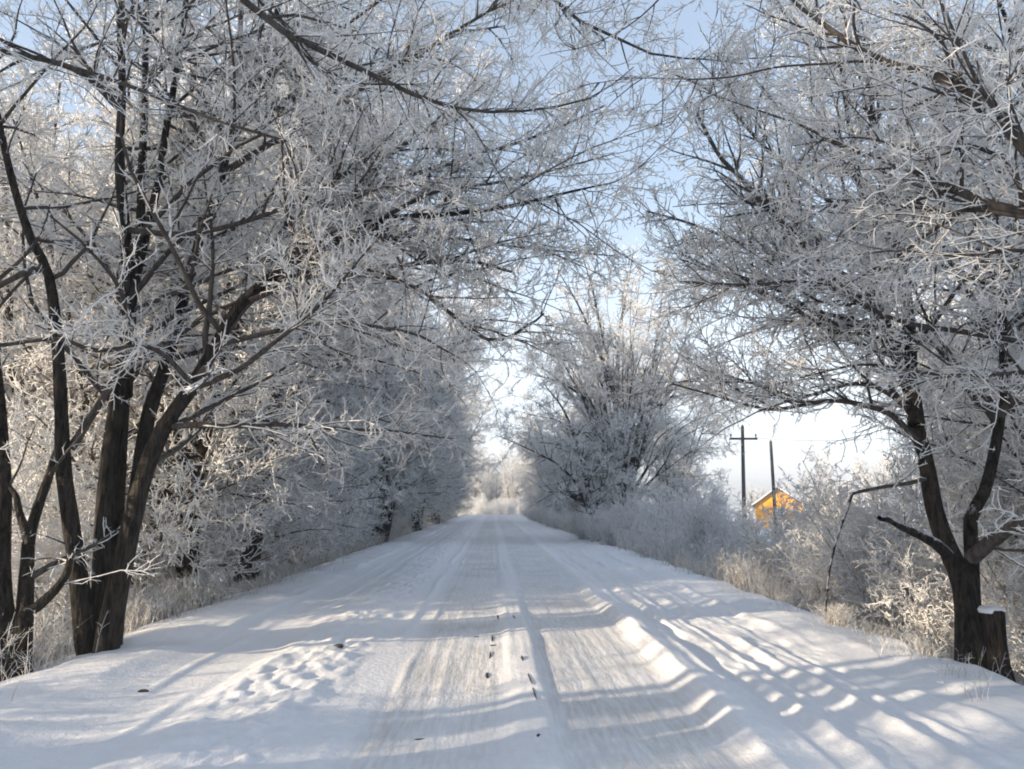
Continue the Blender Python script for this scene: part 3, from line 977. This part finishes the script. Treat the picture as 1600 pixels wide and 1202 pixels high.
# ------------------------------------------------------------------ shrubs
def make_shrub(seed, H, spread, n, name='frosted_shrub', g=1.75):
    rng = np.random.default_rng(seed)
    st = []
    for k in range(n):
        az = rng.uniform(0, 6.28)
        b0 = rng.uniform(0, 0.35)
        sp = spread * rng.uniform(0.2, 1.0)
        h = H * rng.uniform(0.55, 1.0)
        pts = [(math.cos(az) * (b0 + sp * s ** 1.3), math.sin(az) * (b0 + sp * s ** 1.3), -0.15 + h * s - 0.15 * sp * s * s) for s in np.linspace(0, 1, 5)]
        st.append((pts, [0.02, 0.016, 0.012, 0.008, 0.005]))
    root = empty(name, (0, 0, -500))
    link('stems', stem_geo(st, 5, 0.5, 10).mesh('stems', M_TWIG), root)
    geo = crown_geo(st, rng, d1=0.11, l1=(0.4, 1.4), d2=0.09, l2=(0.2, 0.6), d3=0.055, l3=(0.08, 0.28), d4=0.07, l4=(0.03, 0.08), t0=0.05, g=g, f1=0.6, f2=0.85)
    link('crown', geo.mesh('crown', M_TWIG), root)
    return root


shrubs = [make_shrub(200, 3.0, 1.5, 16), make_shrub(201, 2.5, 1.3, 15), make_shrub(202, 3.6, 1.3, 14)]
G_FAR = 'frosted bushes in the field round the house'
G_SL = 'frosted shrubs under the trees on the left verge'
G_SR = 'frosted shrubs in the thicket below the right verge'
y = 11.0
while y < 105:
    far = smooth(20, 60, np.array(y))
    place(shrubs, -6.0 + rr.uniform(-0.5, 0.5), y, rr.uniform(0, 6.28), rr.uniform(0.8, 1.25), 'dense frosted shrub under the trees on the left verge, added to block low sun', 'shrub', G_SL)
    if rr.random() < 0.7:
        place(shrubs, -8.2 + rr.uniform(-0.7, 0.7), y + 0.8, rr.uniform(0, 6.28), rr.uniform(1.0, 1.6), 'dense frosted shrub under the trees on the left verge, added to block low sun', 'shrub', G_SL)
    y += rr.uniform(1.6, 2.6) * (1 + float(far))
for x, y, sc in ((-8.6, 6.5, .8), (-9.2, 8.6, .9), (-8.4, 10.2, .8), (-10.5, 5, 1.1), (-10.5, 11.5, 1.2), (-9, 2.5, 1.1), (-8.4, 0.4, 1.2), (-9.4, -2, 1.3), (-8.2, -4.2, 1.2), (-9, -6.5, 1.3), (-12, 3.5, 1.3), (-12.5, 7.5, 1.3), (-12, -.5, 1.4), (-8.6, -9, 1.2), (-11.5, -5, 1.4)):  # undergrowth added to hold back low sun, partly unseen behind the camera
    place(shrubs, x, y, rr.uniform(0, 6.28), sc, 'dense frosted shrub under the trees on the left verge, added to block low sun', 'shrub', G_SL)
y = 6.5
while y < 105:
    far = float(smooth(15, 50, np.array(y)))
    place(shrubs, 7.2 - 0.8 * far + rr.uniform(-0.4, 0.5), y, rr.uniform(0, 6.28), rr.uniform(0.75, 1.0), 'frosted shrub in the thicket below the right verge', 'shrub', G_SR)
    place(shrubs, 9.2 + rr.uniform(-0.8, 0.8), y + 0.7, rr.uniform(0, 6.28), rr.uniform(0.9, 1.2), 'frosted shrub in the thicket below the right verge', 'shrub', G_SR)
    if y < 60 and rr.random() < 0.75:
        place(shrubs, 12.5 + rr.uniform(-1.5, 2.5), y + 1.5, rr.uniform(0, 6.28), rr.uniform(0.8, 1.1) * (0.45 if y > 20 else 0.8), 'frosted shrub in the thicket below the right verge', 'shrub', G_SR)
    y += rr.uniform(1.5, 2.4) * (1 + far)
for x, y, s in ((6.6, 25, 1.15), (7.6, 27, 1.3), (6.9, 30, 1.4), (6.3, 34, 1.3), (8.3, 33, 1.6), (8.0, 30, 1.4), (9.6, 35, 1.5), (8.0, 40, 1.5), (7.2, 46, 1.5)):
    place(shrubs, x, y, rr.uniform(0, 6.28), s, 'tall frosted bush massed at the foot of the fan-shaped tree', 'shrub', 'tall frosted bushes round the fan-shaped tree')

for k in range(26):
    y = rr.uniform(36, 86)
    place(shrubs, y * (rr.uniform(0.44, 0.66) if k > 7 else rr.uniform(0.26, 0.325)), y, rr.uniform(0, 6.28), rr.uniform(0.85, 1.1), 'frosted bush in the field near the orange house', 'shrub', G_FAR)
for k in range(9):
    y = 70 + 1.9 * k
    place(shrubs, y * (0.345 + 0.011 * k), y, rr.uniform(0, 6.28), rr.uniform(0.5, 0.62), 'frosted bush in the field near the orange house', 'shrub', G_FAR)
for k in range(16):
    y = rr.uniform(110, 190)
    place(protos, y * (0.30 + 0.045 * k + rr.uniform(-0.01, 0.01)), y, rr.uniform(0, 6.28), rr.uniform(0.35, 0.6) if k < 5 else rr.uniform(0.7, 1.0), 'distant pale tree beyond the field on the right', 'tree', 'distant trees beyond the field on the right')
for x, y, sc in ((6.7, 7.4, .8), (7.6, 9.6, .9), (6.4, 10.4, .7), (7.0, 12.6, .95), (8.6, 12.0, 1.1), (8.4, 8.0, 1.0), (10.2, 9.0, 1.2), (11.5, 12.5, 1.2), (6.3, 14.2, .75), (6.6, 17, .85), (8.0, 15.2, 1.0), (9.8, 14.6, 1.15), (13.5, 16.5, 1.2), (7.3, 6.2, .8), (9.2, 6.6, 1.1)):
    sc *= 1.22
    place(shrubs, x, y, rr.uniform(0, 6.28), sc, 'frosted shrub in the thicket below the right verge', 'shrub', G_SR)

for x, y, sc in ((-4.5, 117, 1.2), (-2.5, 121, 1.1), (-0.8, 118, 1.0), (1.0, 122, 1.1), (2.6, 117, 1.1), (4.4, 120, 1.2), (0, 128, 1.4), (-3, 129, 1.4), (3, 128, 1.4)):
    place(shrubs, x, y, rr.uniform(0, 6.28), sc, 'pale frosted bush closing the far end of the road', 'shrub', 'pale bushes at the end of the road')

for x, y, sc in ((4.5, 29.3, .55), (5.2, 30.6, .7), (4.2, 31.2, .5), (4.0, 33.5, .5), (5.6, 28.2, .75)):
    place(shrubs, x, y, rr.uniform(0, 6.28), sc, 'low frosted bush at the right edge of the road', 'shrub', 'low frosted bushes along the right edge of the road')
yv = 21.0
while yv < 95:                                    # low bushes creep onto the right shoulder farther down the road
    place(shrubs, 5.0 - 0.9 * float(smooth(22, 50, np.array(yv))) + rr.uniform(-0.2, 0.4), yv, rr.uniform(0, 6.28), rr.uniform(0.38, 0.62), 'low frosted bush at the right edge of the road', 'shrub', 'low frosted bushes along the right edge of the road')
    yv += rr.uniform(1.3, 2.2) * (1 + yv / 60)

# ------------------------------------------------------------------ dry grass along the verges
def grass_mesh(name, C, H, rng, per=1, r=0.0035):
    """Curved stalks standing at the points C (n,3), of heights H."""
    N = len(C)
    az = rng.uniform(0, 6.28, N)
    ln = rng.uniform(0.1, 0.75, N) * H
    Q = 4
    P = np.empty((N, Q, 3))
    for k in range(Q):
        s = k / (Q - 1)
        P[:, k, 0] = C[:, 0] + np.cos(az) * ln * s ** 1.7
        P[:, k, 1] = C[:, 1] + np.sin(az) * ln * s ** 1.7
        P[:, k, 2] = C[:, 2] - 0.03 + H * s * (1 - 0.25 * s * ln / (H + 1e-6))
    rad = np.broadcast_to(np.linspace(1, 0.5, Q)[None] * r, (N, Q)) * (1 + 0.02 * C[:, 1:2])
    g = Geo()
    g.tubes(P, rad, 3, rng.uniform(0.25, 0.85, N))
    # seed heads and side blades
    S, SR = grow(P, rad, rng, 0.10, (0.05, 0.16), (25, 60), 3, 0.2, -0.05, 0.9, 0.01, 0.3, 0.5, 0.2)
    g.tubes(S, SR * 1.1, 3, 0.75)
    return g.mesh(name, M_GRASS)


rng = np.random.default_rng(77)
n = 15000
gy = 6.0 + 95 * rng.random(n) ** 1.7
gx = -4.95 - np.abs(rng.normal(0, 0.45, n)) + 0.25 * rng.normal(size=n)
keep = fbm(gx * 1.2, gy * 0.7, 91, 2) > 0.42
gx, gy = gx[keep], gy[keep]
H = rng.uniform(0.15, 0.55, len(gx)) * (0.5 + vnoise(gx, gy * 0.6, 95))
o = link('dry_grass', grass_mesh('dry_grass', np.stack([gx, gy, ground_z(gx, gy)], 1), H, rng))
tag(o, 'tan frosted dry grass fringing the left edge of the road', kind='stuff')
n = 15000
gy = 8.0 + 92 * rng.random(n) ** 1.5
gx = 5.0 + np.abs(rng.normal(0, 0.6, n)) - 0.022 * np.clip(gy - 10, 0, 40) + 0.2 * rng.normal(size=n)
keep = fbm(gx * 1.1, gy * 0.5, 92, 2) > 0.47 - 0.06 * smooth(12, 18, gy)
gx, gy = gx[keep], gy[keep]
H = rng.uniform(0.2, 0.75, len(gx)) * (0.35 + 1.1 * vnoise(gx * 0.8, gy * 0.4, 96)) * (0.35 + 0.65 * smooth(9, 15, gy))
o = link('dry_grass', grass_mesh('dry_grass', np.stack([gx, gy, ground_z(gx, gy)], 1), H, rng))
tag(o, 'brown frosted dry grass heaped along the right edge of the road', kind='stuff')

for sx, n, lab in ((1, 900, 'thin dry stalks scattered over the right snowy shoulder edge'), (-1, 900, 'thin dry stalks scattered over the left snowy shoulder edge')):
    gy = 4.5 + 16 * rng.random(n)
    gx = sx * (4.75 + 0.35 * rng.normal(size=n))
    keep = fbm(gx * 2.2, gy * 1.6, 97, 2) > 0.5
    gx, gy = gx[keep], gy[keep]
    o = link('dry_grass', grass_mesh('dry_grass', np.stack([gx, gy, ground_z(gx, gy)], 1), rng.uniform(0.08, 0.32, len(gx)), rng, r=0.0022))
    tag(o, lab, kind='stuff')

tufts = [(1310, 992, 10.2, 170, 0.34, 0.16, 'round tuft of pale dry grass standing alone on the right snowy shoulder', 'grass_tuft', 'grass tuft'),
         (1232, 935, 12.6, 90, 0.32, 0.16, 'small tuft of brown grass at the edge of the right thicket', 'grass_tuft', 'grass tuft'),
         (1530, 1130, 6.2, 9, 0.28, 0.10, 'few bare weed stalks poking from the snow below the stump', 'weed_stalks', 'weed'),
         (1490, 1062, 7.2, 26, 0.14, 0.12, 'low frosted weeds in the snow below the forked tree', 'weed_stalks', 'weed'),
         (1410, 1033, 8.3, 16, 0.10, 0.14, 'low sprigs pricking the snow on the right shoulder', 'weed_stalks', 'weed')]
for px, py, Y, n, h, rad, lab, nm, cat in tufts:
    c = at(px, py, Y)
    c[2] = float(ground_z(c[0], c[1]))
    a, q = rng.uniform(0, 6.28, n), rad * np.sqrt(rng.random(n))
    C = np.stack([np.cos(a) * q, np.sin(a) * q, np.zeros(n)], 1)
    o = link(nm, grass_mesh(nm, C, rng.uniform(0.5, 1.0, n) * h, rng, r=0.003))
    o.location = c
    tag(o, lab, cat)

# ------------------------------------------------------------------ dark clods lying on the packed snow
def clod_mesh(seed, sx, sy, sz):
    rng = np.random.default_rng(seed)
    nu, nv = 12, 7
    V = []
    for j in range(nv):
        ph = math.pi * j / (nv - 1)
        for i in range(nu):
            th = 2 * math.pi * i / nu
            k = 1 + 0.3 * math.sin(2 * th + seed) + 0.2 * math.sin(5 * th + 2 * seed) + rng.uniform(-0.2, 0.2)
            V.append((sx * k * math.cos(th) * max(math.sin(ph), 0.02), sy * k * math.sin(th) * max(math.sin(ph), 0.02), sz * (math.cos(ph) * 0.8 + 0.25)))
    I = np.arange(nu * nv).reshape(nv, nu)
    F = np.stack([I[:-1], I[1:], np.roll(I[1:], -1, 1), np.roll(I[:-1], -1, 1)], -1).reshape(-1, 4)
    return make_mesh('earth_clod', np.array(V), [F], M_CLOD)


clods = [(226, 1052, 0.045, 0.03, 0.03, 'dark clod lying on the smooth left shoulder'),
         (530, 999, 0.06, 0.05, 0.04, 'dark clod in the churned snow ridge left of the lane'),
         (778, 953, 0.014, 0.30, 0.012, 'dark bare streak at the head of the crack in the centre ridge'),
         (803, 955, 0.012, 0.22, 0.012, 'dark speck right of the crack head in the centre ridge'),
         (769, 982, 0.016, 0.20, 0.015, 'dark clod on the left crack of the centre ridge, second from its head'),
         (771, 992, 0.055, 0.03, 0.012, 'short dark bar lying across the left crack of the centre ridge'),
         (766, 1006, 0.011, 0.26, 0.012, 'thin dark streak in the left crack below the crossing bar'),
         (761, 1034, 0.016, 0.20, 0.02, 'dark clod at the lower end of the left crack'),
         (816, 1016, 0.015, 0.16, 0.02, 'dark clod beside a white lump of snow on the centre ridge'),
         (828, 1046, 0.011, 0.22, 0.012, 'upper dark streak of the right crack in the centre ridge'),
         (835, 1064, 0.012, 0.22, 0.012, 'middle dark streak of the right crack in the centre ridge'),
         (841, 1122, 0.016, 0.03, 0.012, 'small dark clod below the right crack'),
         (658, 1115, 0.05, 0.014, 0.008, 'dark twig-like scrap lying on the left packed lane'),
         (745, 978, 0.025, 0.02, 0.012, 'small dark scrap on the lane left of the crack'),
         (795, 1191, 0.025, 0.012, 0.01, 'dark speck on the centre ridge at the bottom edge')]
for k, (px, py, sx, sy, sz, lab) in enumerate(clods):
    Y = EYE * FPX / max(py - 788, 5) * 0.985
    c = at(px, py, Y)
    o = link('earth_clod', clod_mesh(k + 1, sx, sy, sz))
    o.location = (c[0], c[1], float(ground_z(c[0], c[1])))
    o.rotation_euler = (rr.uniform(-0.04, 0.04), 0, rr.uniform(-0.05, 0.05))
    o.scale = (0.8, 0.75, 0.8)
    tag(o, lab, 'clod', 'dark clods and streaks on the snowy road')

# ------------------------------------------------------------------ poles and the orange house
def bx(g, c, s, rot=None):
    """Box of size s at c into a vert/face list."""
    V = np.array([[i, j, k] for i in (-.5, .5) for j in (-.5, .5) for k in (-.5, .5)]) * np.array(s)
    if rot is not None:
        V = V @ np.array(rot).T
    V = V + np.array(c)
    F = np.array([[0, 1, 3, 2], [4, 6, 7, 5], [0, 4, 5, 1], [2, 3, 7, 6], [0, 2, 6, 4], [1, 5, 7, 3]])
    n = sum(len(v) for v in g[0])
    g[0].append(V)
    g[1].append(F + n)


def build_box(name, g, mat, parent):
    return link(name, make_mesh(name, np.concatenate(g[0]), [np.concatenate(g[1])], mat), parent)


def pole(px, ptop, Y, arm, label, lean):
    top = at(px, ptop, Y)
    gz = float(ground_z(top[0], Y))
    root = empty('utility_pole', (top[0] - lean, Y, gz))
    h = top[2] - gz
    g = Geo()
    P, Rr = resample([(0, 0, -0.4), (lean * 0.5, 0, h * 0.5), (lean, 0, h), (lean, 0, h + 0.02)], [0.15, 0.125, 0.105, 0.02], 14)
    g.tubes(P[None], Rr[None], 10, 0.0)
    link('pole', g.mesh('pole', M_POLE), root)
    if arm:
        za = at(px, arm, Y)[2] - gz
        b = ([], [])
        bx(b, (lean * 0.9, -0.14, za), (1.9, 0.12, 0.14))
        a = build_box('crossarm', b, M_POLE, root)
        for s in (-0.86, 0.86):
            q = Geo()
            P, Rr = resample([(lean * 0.9 + s, -0.14, za + 0.07), (lean * 0.9 + s, -0.14, za + 0.2), (lean * 0.9 + s, -0.14, za + 0.3), (lean * 0.9 + s, -0.14, za + 0.34)], [0.02, 0.06, 0.07, 0.02], 10)
            q.tubes(P[None], Rr[None], 8, 0.0)
            link('insulator', q.mesh('insulator', M_INSUL), root)
    tag(root, label, 'utility pole')
    return root


pole(1160, 664, 50, 686, 'dark wooden utility pole with one crossarm standing beyond the right thicket', 0.25)
pole(1204, 688, 56, None, 'plain dark utility pole without a crossarm in front of the orange house', -0.05)
wa, wb = at(1180, 684, 50), at(1500, 672, 34)
g = Geo()
s = np.linspace(0, 1, 20)[:, None]
P = wa * (1 - s) + wb * s - np.array([[0, 0, 1.0]]) * 0.35 * 4 * s * (1 - s)
g.tubes(P[None], np.full((1, 20), 0.012), 5, 0.0)
o = link('overhead_wire', g.mesh('overhead_wire', M_WIRE))
tag(o, 'thin pale wire running right from the crossarm pole', 'wire')


def house():
    Y = 92.0
    c = at(1217, 795, Y)
    gz = float(ground_z(c[0], Y))
    root = empty('orange_house', (c[0], Y, gz), R(-24))
    apex = at(1215, 763, Y)[2] - gz
    W, D = 5.6, 8.0
    ev = apex - 2.0
    # walls: a gabled prism with the gable to the road
    V = np.array([[-W / 2, 0, -0.3], [W / 2, 0, -0.3], [W / 2, 0, ev], [0, 0, apex - 0.12], [-W / 2, 0, ev],
                  [-W / 2, D, -0.3], [W / 2, D, -0.3], [W / 2, D, ev], [0, D, apex - 0.12], [-W / 2, D, ev]])
    me = bpy.data.meshes.new('wall')
    me.from_pydata([tuple(v) for v in V], [], [(0, 1, 2, 3, 4), (9, 8, 7, 6, 5), (0, 4, 9, 5), (1, 6, 7, 2), (4, 3, 8, 9), (3, 2, 7, 8)])
    me.materials.append(M_ORANGE)
    link('wall', me, root)
    sl = math.atan2(apex - ev, W / 2)
    rf = empty('roof', (0, 0, 0))
    rf.parent = root
    Ls = W / 2 / math.cos(sl) + 0.55
    for s in (-1, 1):
        cs, sn = math.cos(sl), math.sin(sl)
        rot = [[cs, 0, s * sn], [0, 1, 0], [-s * sn, 0, cs]]
        mid = np.array([s * (Ls / 2) * cs, D / 2, apex - (Ls / 2) * sn])
        b = ([], [])
        bx(b, mid, (Ls, D + 0.9, 0.12), rot)
        build_box('roof_slope', b, M_DARKTIMBER, rf)
        b = ([], [])
        bx(b, mid + np.array([s * sn, 0, cs]) * 0.135, (Ls - 0.05, D + 0.8, 0.14), rot)
        build_box('snow_layer', b, M_SNOWCAP, rf)
    b = ([], [])
    bx(b, (0, -0.03, ev - 1.0), (1.3, 0.08, 1.2))
    wf = build_box('window', b, M_SNOWCAP, root)
    b = ([], [])
    bx(b, (0, -0.09, ev - 1.0), (1.05, 0.05, 0.95))
    build_box('pane', b, M_GLASS, wf)
    tag(root, 'small bright orange house with snow on its gable roof seen over the right thicket', 'house')


house()

# ------------------------------------------------------------------ the cold haze
def haze():
    m = bpy.data.materials.new('haze')
    m.use_nodes = True
    nt = m.node_tree
    nt.nodes.remove(nt.nodes['Principled BSDF'])
    pv = nt.nodes.new('ShaderNodeVolumePrincipled')
    pv.inputs['Color'].default_value = (0.93, 0.96, 1.0, 1)
    pv.inputs['Density'].default_value = 0.0018
    pv.inputs['Anisotropy'].default_value = 0.2
    nt.links.new(pv.outputs[0], nt.nodes['Material Output'].inputs['Volume'])
    b = ([], [])
    bx(b, (0, 430, 8), (1200, 1000, 22))
    o = build_box('haze', b, m, None)
    tag(o, 'thin cold winter haze over the road and fields', kind='stuff')


USE_HAZE = True
if USE_HAZE:
    haze()
